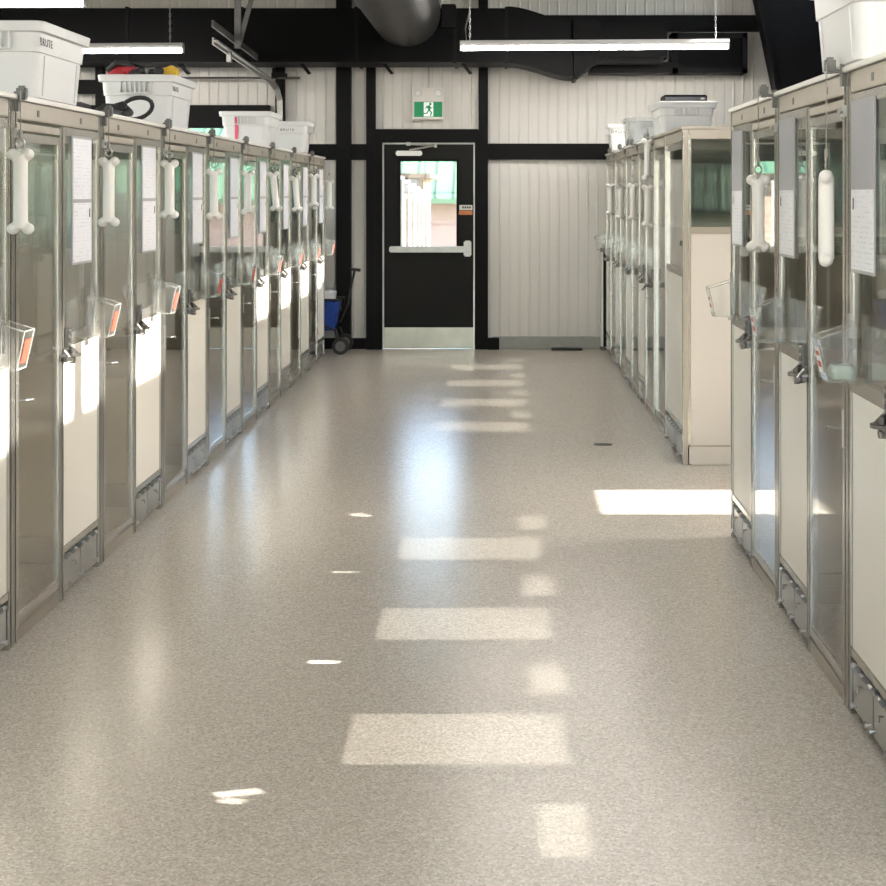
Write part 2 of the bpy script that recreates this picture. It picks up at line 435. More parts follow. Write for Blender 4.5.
struct(MB().box(-2.3, DX0-.16, YB-.05, YB, 0, .11, bev=.008).build('baseboard_left', M['black']), 'black skirting left of the exit door', 'baseboard')
struct(MB().box(DX1+.13, DX1+.25, YB-.12, YB-.05, 0, .12, bev=.006).build('trim_20', M['black']), 'small black block at the foot of the right door post', 'trim')
# tapered steel frame in the far right corner
mb = MB()
prof = [(3.29, 0), (XR-.02, 0), (XR-.02, H), (2.30, H)]
mb.prism([(3.30, 0), (XR-.02, 0), (XR-.02, H), (2.31, H)], 'y', 13.96, 13.99)
def slant(x0, z0, x1, z1, wd, y0, y1): mb.prism([(x0, z0), (x0+wd, z0), (x1+wd, z1), (x1, z1)], 'y', y0, y1)
slant(3.28, 0, 2.29, H, .03, 13.86, 14.09)
struct(mb.build('trim_21', M['black']), 'black tapered steel frame column in the far right corner', 'trim')

# exit door
t = struct(thing('door_1', 'black exit door with window and push bar at the end of the aisle', 'door', ((DX0+DX1)/2, YB, 0)))
hw = (DX1-DX0)/2; cx = (DX0+DX1)/2
mb = MB()
mb.box(-hw-.085, -hw, -.09, .1, 0, DZ+.09, bev=.004).box(hw, hw+.085, -.09, .1, 0, DZ+.09, bev=.004).box(-hw, hw, -.09, .1, DZ, DZ+.09)
mb.build('frame', M['black'], t)
mb = MB()
mb.box(-hw, -hw+.014, -.06, .0, 0, DZ).box(hw-.014, hw, -.06, 0, 0, DZ).box(-hw, hw, -.06, 0, DZ-.014, DZ)
mb.build('weatherstrip', M['galv'], t)
wl, wr = px(400.5, 0, YB).x-cx, px(457, 0, YB).x-cx
wt, wbz = px(0, 161, YB).z, px(0, 247, YB).z
leaf = MB(); e = .016
leaf.box(-hw+e, wl, -.05, 0, .008, DZ-e).box(wr, hw-e, -.05, 0, .008, DZ-e).box(wl, wr, -.05, 0, wt, DZ-e).box(wl, wr, -.05, 0, .008, wbz)
leaf.build('leaf', M['door'], t)
mb = MB(); mb.box(wl-.02, wl+.004, -.058, -.0, wbz-.02, wt+.02).box(wr-.004, wr+.02, -.058, 0, wbz-.02, wt+.02).box(wl, wr, -.058, 0, wt-.004, wt+.02).box(wl, wr, -.058, 0, wbz-.02, wbz+.004)
mb.build('window_frame', M['black'], t)
MB().box(wl, wr, -.03, -.024, wbz, wt).build('pane', M['wglass'], t)
MB().box(-hw+e, hw-e, -.054, -.05, .012, .222, bev=.001).build('kick_plate', M['kick'], t, label='stainless kick plate')
x0, x1 = px(390, 0, YB).x-cx, px(465, 0, YB).x-cx
z0, z1 = px(0, 252, YB).z, px(0, 246, YB).z
pb = MB().box(x0, x1, -.12, -.05, z0, z1, bev=.01).build('push_bar', M['galv'], t, label='grey push bar')
MB().box(px(464, 0, YB).x-cx, px(471.5, 0, YB).x-cx, -.13, -.05, px(0, 256, YB).z, px(0, 240.5, YB).z, bev=.012).build('latch_case', M['galv'], pb)
x0, x1 = px(396.5, 0, YB).x-cx, px(422.5, 0, YB).x-cx
dc = MB().box(x0, x1, -.11, -.05, px(0, 156, YB).z, px(0, 151, YB).z, bev=.01).build('door_closer', M['ledbody'], t, label='silver door closer')
mb = MB(); p = px(410, 147.5, YB); q = px(436, 146, YB); r_ = px(409, 144.5, YB)
mb.tube([(p.x-cx, -.13, p.z-.03), (q.x-cx, -.14, q.z)], .009); mb.tube([(q.x-cx, -.14, q.z), (r_.x-cx, -.1, r_.z)], .009)
mb.box(r_.x-cx-.02, r_.x-cx+.02, -.12, -.08, r_.z-.015, r_.z+.02); mb.cyl((q.x-cx, -.14, q.z-.02), (q.x-cx, -.14, q.z+.02), .016)
mb.build('closer_arm', M['galv'], dc)
a = px(459.5, 205, YB); b = px(473, 210, YB)
sg = MB().box(a.x-cx, b.x-cx-.005, -.056, -.05, b.z, a.z).build('notice', M['signw'], t, label='small white notice above an orange strip')
mb = MB()
for i in range(4): mb.box(a.x-cx+.03+i*.024, a.x-cx+.046+i*.024, -.057, -.055, b.z+.017, a.z-.014)
mb.build('print', M['ink'], sg)
a = px(457.5, 210.5, YB); b = px(473, 214.7, YB)
MB().box(a.x-cx, b.x-cx-.005, -.056, -.05, b.z, a.z).build('orange_strip', M['ostrip'], t, label='orange strip on the door')

# overhead door behind the left kennels
t = struct(thing('door_2', 'overhead door with a bright window row in the far left corner', 'door', ((OX0+OX1)/2, YB, 0)))
hw2 = (OX1-OX0)/2
mb = MB()
for z0, z1 in ((0, .5), (.515, 1.0), (1.015, 1.5)): mb.box(-hw2, hw2, .0, .05, z0, z1, bev=.01)
mb.box(-hw2, hw2, 0, .05, 1.515, 1.6).box(-hw2, hw2, 0, .05, 2.27, OZ)
for x in (-hw2, -.04, hw2-.08): mb.box(x, x+.08, 0, .05, 1.6, 2.27)
mb.build('door_panel', M['liner'], t)
MB().box(-hw2, hw2, .02, .026, 1.6, 2.27).build('pane', M['wglass'], t)

# glazed door in the right wall
t = struct(thing('door_3', 'glazed side door between the two right kennel rows', 'door', (XR, (DY0+DY1)/2, 0)))
o = (DY0+DY1)/2; mb = MB()
mb.box(.02, .07, DY0-o, GY0-o, 0, 2.12).box(.02, .07, GY1-o, DY1-o, 0, 2.12).box(.02, .07, GY0-o, GY1-o, GZ1-.055, 2.12).box(.02, .07, GY0-o, GY1-o, 0, GZ0)
mb.build('leaf', M['door'], t); MB().box(.045, .05, GY0-o, GY1-o, GZ0, GZ1-.055).build('pane', M['wglass'], t)
MB().box(-.06, .02, GY0-o, GY1-o, .9, .95, bev=.008).build('push_bar', M['galv'], t)

# ------------------------------------------------------------------ kennels
DEP = 1.5
def kennel(s, dz, first_end=False, lift=0):
    """one kennel at the origin: front at x = 0, depth along s, from y = 0 to MOD"""
    t = thing('kennel', '', 'kennel')
    top = 1.95+dz
    B = lambda: MB()
    def bx(mb, d0, d1, y0, y1, z0, z1, bev=0): mb.box(d0, d1, y0, y1, z0, z1, bev=bev); return mb
    fin = lambda mb, n, m, p=t, **k: mb.flip(s).build(n, M[m], p, **k)
    # posts of grooved aluminium profile
    for y0, y1, zt in ((.003, .043, top-.02), (.533, .573, top-.09), (MOD-.043, MOD-.003, top-.02)):
        mb = B(); w_ = y1-y0
        bx(mb, .004, .028, y0, y1, 0, zt)
        bx(mb, -.003, .004, y0, y0+w_*.32, 0, zt); bx(mb, -.003, .004, y1-w_*.32, y1, 0, zt)
        po = fin(mb, 'post', 'alu')
        fin(bx(B(), .0015, .006, y0+w_*.34, y1-w_*.34, .01, zt-.01), 'groove_shade', 'rubber', po)  # dark strip laid in the groove to stand for its shade
    mb = B(); bx(mb, -.002, .045, .044, MOD-.044, top-.085, top-.022, .003); bx(mb, .01, .06, .0, MOD, top-.022, top-.018)
    tb = fin(mb, 'top_beam', 'alub')
    mb = B()
    for y in (.27, .80): bx(mb, -.004, 0, y-.012, y+.012, top-.068, top-.044)
    fin(mb, 'bolt_plate', 'galvd', tb)
    mb = B(); bx(mb, .0, .04, .044, .532, top-.125, top-.098, .002); fin(mb, 'header_rail', 'alub')
    mb = B(); bx(mb, -.014, DEP, .0, MOD-.001, top-.018, top, .003); fin(mb, 'roof_panel', 'white')
    mb = B(); bx(mb, .0, .045, .044, .532, 0, .05, .003); fin(mb, 'threshold', 'alub')
    # glass door
    y0, y1, z0, z1, st = .047, .529, .058, top-.135, .02
    mb = B(); bx(mb, -.001, .014, y0, y0+st, z0, z1, .002); bx(mb, -.001, .014, y1-st, y1, z0, z1, .002)
    bx(mb, -.001, .014, y0+st, y1-st, z1-.03, z1, .002); bx(mb, -.001, .014, y0+st, y1-st, z0, z0+.036, .002)
    dr = fin(mb, 'door', 'alu', label='glass door in a slim metal frame')
    mb = B(); bx(mb, .002, .007, y0+st-.004, y1-st+.004, z0+.03, z1-.026); fin(mb, 'pane', 'glass', dr)
    # latch on the middle post
    mb = B(); bx(mb, -.018, -.003, .582, .628, .985, 1.07, .003)
    lp = fin(mb, 'latch_plate', 'dsteel')
    for z in (1.0, 1.028, 1.056):
        mb = B(); mb.cyl((-.026, .592, z), (-.016, .592, z), .007, 8); fin(mb, 'bolt', 'steel', lp)
    mb = B()
    mb.prism([(-.004, .530)]+[(-.006-.062*math.sin(k*PI/10), .58-.05*math.cos(k*PI/10)) for k in range(11)]+[(-.004, .630)], 'z', .958, .968)
    mb.cyl((-.035, .578, .93), (-.035, .578, .985), .011, 10); bx(mb, -.022, -.005, .558, .605, .935, .99, .003)
    mb.cyl((-.012, .578, .944), (-.045, .578, .944), .013, 10)
    mb.tube([(-.02, .60, .995), (-.05, .60, .965)], .006, 6)
    fin(mb, 'latch', 'dsteel', dr, smooth=True)
    mb = B(); mb.tube([(-.02, .535, .985), (-.045, .515, .965), (-.055, .49, .955)], .0045, 6); mb.cyl((-.045, .488, .956), (-.065, .486, .954), .009, 8)
    fin(mb, 'latch_handle', 'steel', dr, smooth=True)
    # solid half: white sheet below, glass above, drain cover at the floor
    y0, y1 = .578, MOD-.046
    mb = B(); bx(mb, .004, .018, y0, y1, .2, .992); fp = fin(mb, 'front_panel', 'sheet')
    mb = B(); bx(mb, -.002, .022, y0, y1, .99, 1.04, .002); fin(mb, 'rail', 'alu', fp); mb = B(); bx(mb, -.002, .022, y0, y1, .178, .205, .002); fin(mb, 'rail', 'alu', fp)
    mb = B(); z0, z1, st = 1.04, top-.09, .02
    bx(mb, -.001, .014, y0, y0+st, z0, z1, .002); bx(mb, -.001, .014, y1-st, y1, z0, z1, .002); bx(mb, -.001, .014, y0+st, y1-st, z1-.035, z1, .002)
    uw = fin(mb, 'upper_frame', 'alu')
    mb = B(); bx(mb, .002, .007, y0+st-.003, y1-st+.003, z0-.002, z1-.03); fin(mb, 'pane', 'glass', uw)
    dcv = fin(bx(bx(B(), .004, .016, y0+.004, (y0+y1)/2-.004, .02, .15, .003), .004, .016, (y0+y1)/2+.004, y1-.004, .02, .15, .003), 'drain_cover', 'steel', label='steel drain cover at the floor')
    mb = B(); bx(mb, .02, .03, y0, y1, .012, .178); fin(mb, 'drain_backing', 'dsteel', dcv)
    for k in range(5):
        y = y0+.05+k*(y1-y0-.1)/4
        mb = B(); mb.cyl((-.002, y-.015, .161), (-.002, y+.015, .161), .009, 10); bx(mb, -.001, .02, y-.012, y+.012, .145, .165)
        fin(mb, 'hinge', 'galv', dcv, smooth=True)
    for y in (y0+.05, (y0+y1)/2-.02, (y0+y1)/2+.03, y1-.05):
        mb = B(); mb.cyl((.004, y, .045), (-.012, y, .045), .005, 8); mb.cyl((-.008, y, .045), (-.016, y, .045), .010, 10)
        fin(mb, 'thumbscrew', 'steel', dcv, smooth=True)
    for y in (y0+.13, y1-.11):
        mb = B(); mb.tube([(.004, y, .12), (-.01, y, .12), (-.011, y, .105)], .004, 6); fin(mb, 'hook', 'steel', dcv, smooth=True)
    # partition at the near end, back wall, ceiling inside
    def part(yp):
        mb = B(); bx(mb, .05, DEP, yp, yp+.03, .12, 1.36); pt = fin(mb, 'partition', 'inner')
        mb = B(); bx(mb, .05, DEP, yp-.003, yp+.033, 1.36, 1.395, .003); bx(mb, .05, DEP, yp-.003, yp+.033, top-.09, top-.02, .003)
        bx(mb, .05, DEP, yp-.003, yp+.033, 0, .12, .004); bx(mb, DEP-.045, DEP, yp-.004, yp+.034, 0, top-.02); bx(mb, .046, .075, yp-.003, yp+.033, .12, top-.09)
        fin(mb, 'partition_rail', 'alu', pt)
        mb = B(); bx(mb, .62, .80, yp-.004, yp+.002, .12, 1.33, .002); bx(mb, .68, .74, yp-.006, yp-.0, 1.27, 1.30, .002); fin(mb, 'slide_gate', 'alub', pt)
        mb = B(); bx(mb, .07, DEP-.04, yp+.012, yp+.018, 1.39, top-.085); fin(mb, 'pane', 'gglass', pt)
    part(.006)
    if first_end: part(MOD-.036)
    mb = B(); bx(mb, DEP-.03, DEP, .04, MOD-.04, .05, 1.36); bp = fin(mb, 'back_panel', 'inner')
    mb = B(); bx(mb, DEP-.02, DEP-.014, .04, MOD-.04, 1.36, top-.02); fin(mb, 'pane', 'gglass', bp)
    # cable reel, clamp, leash hook
    mb = B(); y = .027
    f_ = 0 if s < 0 else -.025
    bx(mb, -.042+f_, -.008+f_, y-.02, y+.02, top-.02, top+.03, .008); mb.cyl((-.026+f_, y-.024, top+.01), (-.026+f_, y+.024, top+.01), .013, 14); bx(mb, -.04, -.002, y-.01, y+.01, top-.018, top-.006)
    bx(mb, -.016, .0, y-.012, y+.012, top-.06, top+.01)
    fin(mb, 'cable_reel', 'galvd', smooth=True)
    mb = B(); bx(mb, -.014, .0, .002, .052, top-.155, top-.12, .003)
    for y in (.016, .038): mb.cyl((-.022, y, top-.138), (-.01, y, top-.138), .008, 8)
    fin(mb, 'post_clamp', 'galv')
    mb = B(); mb.tube([(-.004, .05, .86), (-.03, .055, .86), (-.045, .085, .86), (-.045, .10, .852)], .0045, 6); mb.cyl((-.002, .048, .80), (-.002, .048, .92), .006, 6)
    fin(mb, 'leash_hook', 'steel', smooth=True)
    return t
kl = kennel(-1, 0); klend = kennel(-1, 0, True); kr = kennel(1, .043); krend = kennel(1, .043, True)
left_spots, right_near, right_far = [], [], []
LY0 = 4.937
GL, GN, GF = 'kennels of the left row', 'kennels of the near right row', 'kennels of the far right row'
n_left = 10
for i in range(n_left):
    y = LY0 + (i-2)*MOD
    lab = 'glass and white panel kennel in the left row, %s from the camera' % ORD[i]
    if i == n_left-1: lab = 'left row kennel at the far end, beside the blue wagon'
    if i == 1: lab = 'left row kennel cut off by the photo edge, under the nearest big white tote'
    left_spots.append(y)
    dup(klend if i == n_left-1 else kl, (LX, y, 0), lab, GL)
RY0 = 4.345
for i, y in enumerate((RY0-MOD, RY0, RY0+MOD)):
    lab = ('right kennel nearest the camera, cut off by the photo edge', 'middle kennel of the near right row, between the two hanging bones',
           'last kennel of the near right row, beside the sunlit stripe on the floor')[i]
    right_near.append(y); dup(krend if i == 2 else kr, (RX, y, 0), lab, GN)
FY0 = 9.83
for i in range(4):
    y = FY0+i*1.097
    right_far.append(y); dup(krend if i == 3 else kr, (RX, y, 0), 'kennel in the far right row, %s behind the wider corner kennel' % ORD[i], GF)
for k in (kl, klend, kr, krend):
    for c in kids(k):
        for g in kids(c): bpy.data.objects.remove(g)
        bpy.data.objects.remove(c)
    bpy.data.objects.remove(k)

# the wider corner kennel: white half toward the camera, door beyond it
def corner_kennel(y0, L):
    t = thing('kennel', 'wider corner kennel with a big blank white end wall, first of the far right row', 'kennel', (RX, y0, 0), 0, GF)
    top = 1.993; wy = .88
    for a, b in ((.0, .04), (wy, wy+.04), (L-.043, L-.003)):
        MB().box(.008, .045, a, b, 0, top-.02).box(-.004, .008, a, a+.013, 0, top-.02).box(-.004, .008, b-.013, b, 0, top-.02).build('post', M['alu'], t)
    MB().box(0, .045, .04, L-.044, top-.085, top-.022, bev=.003).build('top_beam', M['alub'], t)
    MB().box(-.014, DEP, -.01, L-.001, top-.018, top, bev=.003).build('roof_panel', M['alub'], t)
    MB().box(0, .045, wy+.04, L-.045, 0, .05, bev=.003).build('threshold', M['alub'], t)
    fp = MB().box(.012, .026, .045, wy-.005, .2, 1.10).build('front_panel', M['sheet'], t)
    MB().box(.002, .036, .04, wy, 1.10, 1.145, bev=.003).build('rail', M['alu'], fp); MB().box(.002, .036, .04, wy, .178, .205, bev=.003).build('rail', M['alu'], fp)
    uf = MB().box(.004, .036, .04, .07, 1.145, top-.09).box(.004, .036, wy-.03, wy, 1.145, top-.09).box(.004, .036, .04, wy, top-.125, top-.088).build('upper_frame', M['alu'], t)
    MB().box(.012, .018, .06, wy-.02, 1.14, top-.12).build('pane', M['glass'], uf)
    z1 = top-.135; a, b = wy+.045, L-.05
    dr = MB().box(.004, .036, a, a+.032, .058, z1, bev=.003).box(.004, .036, b-.032, b, .058, z1, bev=.003).box(.004, .036, a, b, z1-.032, z1, bev=.003).box(.004, .036, a, b, .058, .105, bev=.003).build('door', M['alu'], t)
    MB().box(.012, .018, a+.02, b-.02, .1, z1-.02).build('pane', M['glass'], dr)
    mb = MB().box(-.022, -.005, b+.005, b+.04, .985, 1.07, bev=.003); mb.tube([(-.02, b+.02, .965), (-.06, b+.0, .955), (-.09, b-.06, .93)], [.008, .008, .007]); mb.cyl((-.012, b+.02, .955), (-.05, b+.02, .955), .018)
    mb.build('latch', M['dsteel'], dr, smooth=True)
    dcv = MB().box(.004, .016, .05, wy/2, .02, .15, bev=.003).box(.004, .016, wy/2+.01, wy-.01, .02, .15, bev=.003).build('drain_cover', M['steel'], t)
    MB().box(.02, .03, .045, wy-.005, .012, .178).build('drain_backing', M['dsteel'], dcv)
    for k in range(7):
        y = .09+k*.105
        MB().cyl((-.004, y-.017, .161), (-.004, y+.017, .161), .013, 10).box(-.002, .02, y-.012, y+.012, .145, .165).build('hinge', M['galv'], dcv, smooth=True)
    for y in (.1, .36, .44, .72):
        MB().cyl((.004, y, .045), (-.022, y, .045), .006, 8).cyl((-.018, y, .045), (-.03, y, .045), .012, 10).build('thumbscrew', M['steel'], dcv, smooth=True)
    # end wall toward the camera
    pt = MB().box(.026, DEP, .004, .034, .115, 1.36).build('end_wall', M['endw'], t, label='blank white end wall with teal glass above')
    mb = MB().box(.035, DEP, -.004, .036, 1.36, 1.40, bev=.003).box(.035, DEP, -.004, .036, top-.075, top-.018, bev=.003); MB().box(.027, DEP, -.006, .036, .0, .115, bev=.006).build('kick_rail', M['endw'], pt)
    mb.box(.0, .027, -.004, .036, 0, top-.02, bev=.003).box(DEP-.045, DEP, -.004, .036, 0, top-.02, bev=.003).box(.04, DEP, -.008, .0, .108, .116)
    mb.build('end_rail', M['alub'], pt)
    MB().box(.026, DEP-.04, .014, .02, 1.40, top-.07).build('pane', M['gglass'], pt)
    bp = MB().box(DEP-.03, DEP, .04, L-.04, .05, 1.36).build('back_panel', M['inner'], t)
    MB().box(DEP-.02, DEP-.014, .04, L-.04, 1.36, top-.02).build('pane', M['gglass'], bp)
    mb = MB()
    for z in (1.30, .19, 1.89): mb.box(-.02, -.004, .005, .03, z-.012, z+.02, bev=.003)
    mb.build('door_stop', M['dsteel'], t)
corner_kennel(8.24, FY0-8.24)

# ------------------------------------------------------------------ bone pulls
def bone_mesh(L=.30):
    mb = MB(); h = L/2
    mb.cyl((0, 0, -h+.02), (0, 0, h-.02), .0245, 20)
    for z in (-h+.021, h-.021):
        for x in (-.0255, .0255): mb.sph((x, 0, z), .0215, (1, .95, .95), 18, 12)
    o = mb.build('bone', M['bone'])
    md = o.modifiers.new('r', 'REMESH'); md.mode = 'VOXEL'; md.voxel_size = .0045
    sm = o.modifiers.new('s', 'SMOOTH'); sm.iterations = 2; sm.factor = .5
    dg = bpy.context.evaluated_depsgraph_get(); dg.update()
    me = bpy.data.meshes.new_from_object(o.evaluated_get(dg)); me.name = 'bone'
    for p in me.polygons: p.use_smooth = True
    me.materials.clear(); me.materials.append(M['bone'])
    bpy.data.objects.remove(o)
    return me
bone_me = bone_mesh()
def bone(x, y, ztop, rz, zreel, label, group, tilt=0):
    t = thing('bone_pull', label, 'bone pull', (x, y, ztop-.30), rz, group)
    o = bpy.data.objects.new('bone', bone_me); C.objects.link(o); o.parent = t; o.location = (0, 0, .15); o.rotation_euler = (0, tilt, 0)
    ring = [(math.cos(a)*.014, 0, .318+math.sin(a)*.016) for a in [2*PI*k/14 for k in range(14)]]
    MB().tube(ring, .004, 6, True).build('ring', M['steel'], t, smooth=True)
    zc = zreel-(ztop-.30)
    MB().cyl((0, 0, .332), (0, 0, zc), .002, 6).cyl((0, 0, .335), (0, 0, .365), .006, 8).build('cable', M['cable'], t)
for i in range(1, n_left):
    y = left_spots[i]
    if i < 2: continue
    p = i-2
    bone(LX+.055, y-.075, 1.755+[0, .0, .015, -.01, .0, .01, -.01, .02][p], [.1, -.05, .1, .5, .4, .1, .15, .05][p], 1.955,
         'white plastic bone pull hanging on the left kennels, %s from the camera' % ORD[p], 'bone pulls on the left row', [0, 0, 0, 0, 0, -.09, -.07, 0][p])
bone(LX+.055, left_spots[-1]+MOD-.06, 1.735, .1, 1.93, 'white plastic bone pull at the far end of the left row, beside the black column', 'bone pulls on the left row')
bone(RX-.082, RY0+MOD-.03, 1.672, .0, 2.0, 'white bone pull hung broad side on, left one on the near right kennels', 'bone pulls on the near right row')
bone(RX-.072, RY0-.02, 1.672, 1.25, 2.0, 'white bone pull hung edge on, right one on the near right kennels', 'bone pulls on the near right row')
for i, y in enumerate(right_far):
    zt = (1.985, 1.68, 1.67, 1.69)[i]
    lab = ('white bone pull drawn up highest, on the wider corner kennel of the far right row', 'white bone pull in the far right row, next after the highest one',
           'white bone pull in the far right row, third of the five', 'white bone pull in the far right row nearest the far wall')[i]
    bone(RX-.045, y-.02, zt, .3, 2.01 if i else 2.03, lab, 'bone pulls on the far right row')
bone(RX-.05, 9.75, 1.66, .2, 1.98, 'white bone pull hanging straight below the highest one on the far right row', 'bone pulls on the far right row')

# ------------------------------------------------------------------ clear treat bins and document holders
def treat_bin(s):
    t = thing('treat_bin', '', 'treat bin')
    L, h = .10, .165
    def wall(mb, A, B_, C_, D, n=.003):
        """thin slab through four corners"""
        A, B_, C_, D = map(Vector, (A, B_, C_, D)); nn = (B_-A).cross(D-A).normalized()*n
        mb.loft([[A, B_, C_, D], [A+nn, B_+nn, C_+nn, D+nn]])
    b0, b1 = .012, -.09          # back and front at the floor of the bin
    t0, t1 = .0, -.118
    zb, zf = .165, .13
    y0, y1, e = 0, L, .006
    mb = MB()
    wall(mb, (-.006, y0+e, 0), (-.006, y1-e, 0), (b1, y1-e, 0), (b1, y0+e, 0))
    wall(mb, (b1, y0+e, 0), (b1, y1-e, 0), (t1, y1, zf), (t1, y0, zf))
    wall(mb, (-.006, y0+e, 0), (-.006, y1-e, 0), (-.006, y1, zb), (-.006, y0, zb))
    wall(mb, (-.006, y0+e, 0), (b1, y0+e, 0), (t1, y0, zf), (-.006, y0, zb))
    wall(mb, (-.006, y1-e, 0), (b1, y1-e, 0), (t1, y1, zf), (-.006, y1, zb))
    mb.flip(s).build('shell', M['acryl'], t)
    mb = MB(); r = .0022
    for pts in ([(-.006, y0, zb), (t1, y0, zf), (t1, y1, zf), (-.006, y1, zb)], [(-.006, y0+e, 0), (b1, y0+e, 0), (b1, y1-e, 0), (-.006, y1-e, 0)]):
        for p, q in zip(pts, pts[1:]+pts[:1]): mb.cyl(p, q, r, 6)
    for y, yy in ((y0, y0+e), (y1, y1-e)): mb.cyl((t1, y, zf), (b1, yy, 0), r, 6); mb.cyl((-.006, y, zb), (-.006, yy, 0), r, 6)
    mb.flip(s).build('edge', M['acedge'], t)
    mb = MB()
    def fr(y, z): u = z/zf; return (b1+(t1-b1)*u-.003, y, z)
    A, B_, C_, D = fr(.02, .02), fr(y1-.018, .02), fr(y1-.018, .10), fr(.02, .10)
    wall(mb, A, B_, C_, D, .001)
    mb.flip(s).build('sticker', M['orange' if s < 0 else 'redlab'], t)
    if s > 0:
        mb = MB()
        for za, zc in ((.04, .058), (.075, .088)): wall(mb, *[Vector(fr(yy, zz))-Vector((.0012, 0, 0)) for yy, zz in ((.03, za), (.07, za), (.07, zc), (.03, zc))], .0006)
        mb.flip(s).build('red_mark', M['orange'], t)
    MB().box(-.012, -.004, .035, .075, .13, .20, bev=.002).flip(s).build('clip', M['acedge'], t)
    MB().cyl((-.0, y1-.03, -.012), (-.02, y1-.03, -.012), .008, 8).flip(s).build('fixing', M['acedge'], t, smooth=True)
    return t
def doc_holder(s):
    t = thing('document_holder', '', 'document holder')
    MB().box(-.006, -.002, 0, .27, 0, .52).flip(s).build('sleeve', M['pgrey'], t)
    MB().box(-.008, -.006, .01, .26, .01, .25).flip(s).build('paper', M['paper'], t, label='printed sheet in the lower pocket')
    if s < 0: MB().box(-.008, -.006, .01, .26, .265, .51).flip(s).build('paper', M['paper'], t, label='printed sheet in the upper pocket')
    else: MB().box(-.008, -.006, .01, .26, .265, .51).flip(s).build('upper_sheet', M['pgrey'], t, label='grey sheet in the upper pocket')
    MB().box(-.0095, -.008, .228, .238, .19, .225).flip(s).build('print', M['ink'], t)
    return t
tb_l, tb_r, dh_l, dh_r = treat_bin(-1), treat_bin(1), doc_holder(-1), doc_holder(1)
tints = []
for i in range(1, n_left):
    y = left_spots[i]
    nth = ORD[i-1]
    dup(tb_l, (LX+.009, y+.85, 1.005), 'clear acrylic treat bin with orange sticker on the left row, %s from the camera' % nth, 'treat bins on the left row')
    if i >= 2: dup(dh_l, (LX, y+.67, 1.31), 'two-pocket document holder on the left kennels, %s from the camera' % ORD[i-2], 'document holders on the left row')
for i, y in enumerate(right_near):
    dup(tb_r, (RX-.009, y+.935, 1.035), 'clear acrylic treat bin on the near right kennels, %s from the camera' % ORD[i], 'treat bins on the right rows')
    dup(dh_r, (RX, y+.765, 1.36), 'grey and white document holder on the near right kennels, %s from the camera' % ORD[i], 'document holders on the near right row')
for i, y in enumerate(right_far):
    dup(tb_r, (RX-.009, y+.93, 1.03), 'clear acrylic treat bin on the far right row, %s from its corner' % ORD[i], 'treat bins on the right rows')
for k in (tb_l, tb_r, dh_l, dh_r):
    for c in kids(k): bpy.data.objects.remove(c)
    bpy.data.objects.remove(k)
mb = MB(); mb.loft([rrect(.03, .036, .012, 0), rrect(.036, .042, .015, .022), rrect(.028, .034, .015, .04)])
tag(mb.build('treat_pouch', M['pouch'], smooth=True), 'pale green pouch lying in the nearest clear bin on the right', 'pouch').location = (RX-.05, right_near[0]+.985, 1.041)

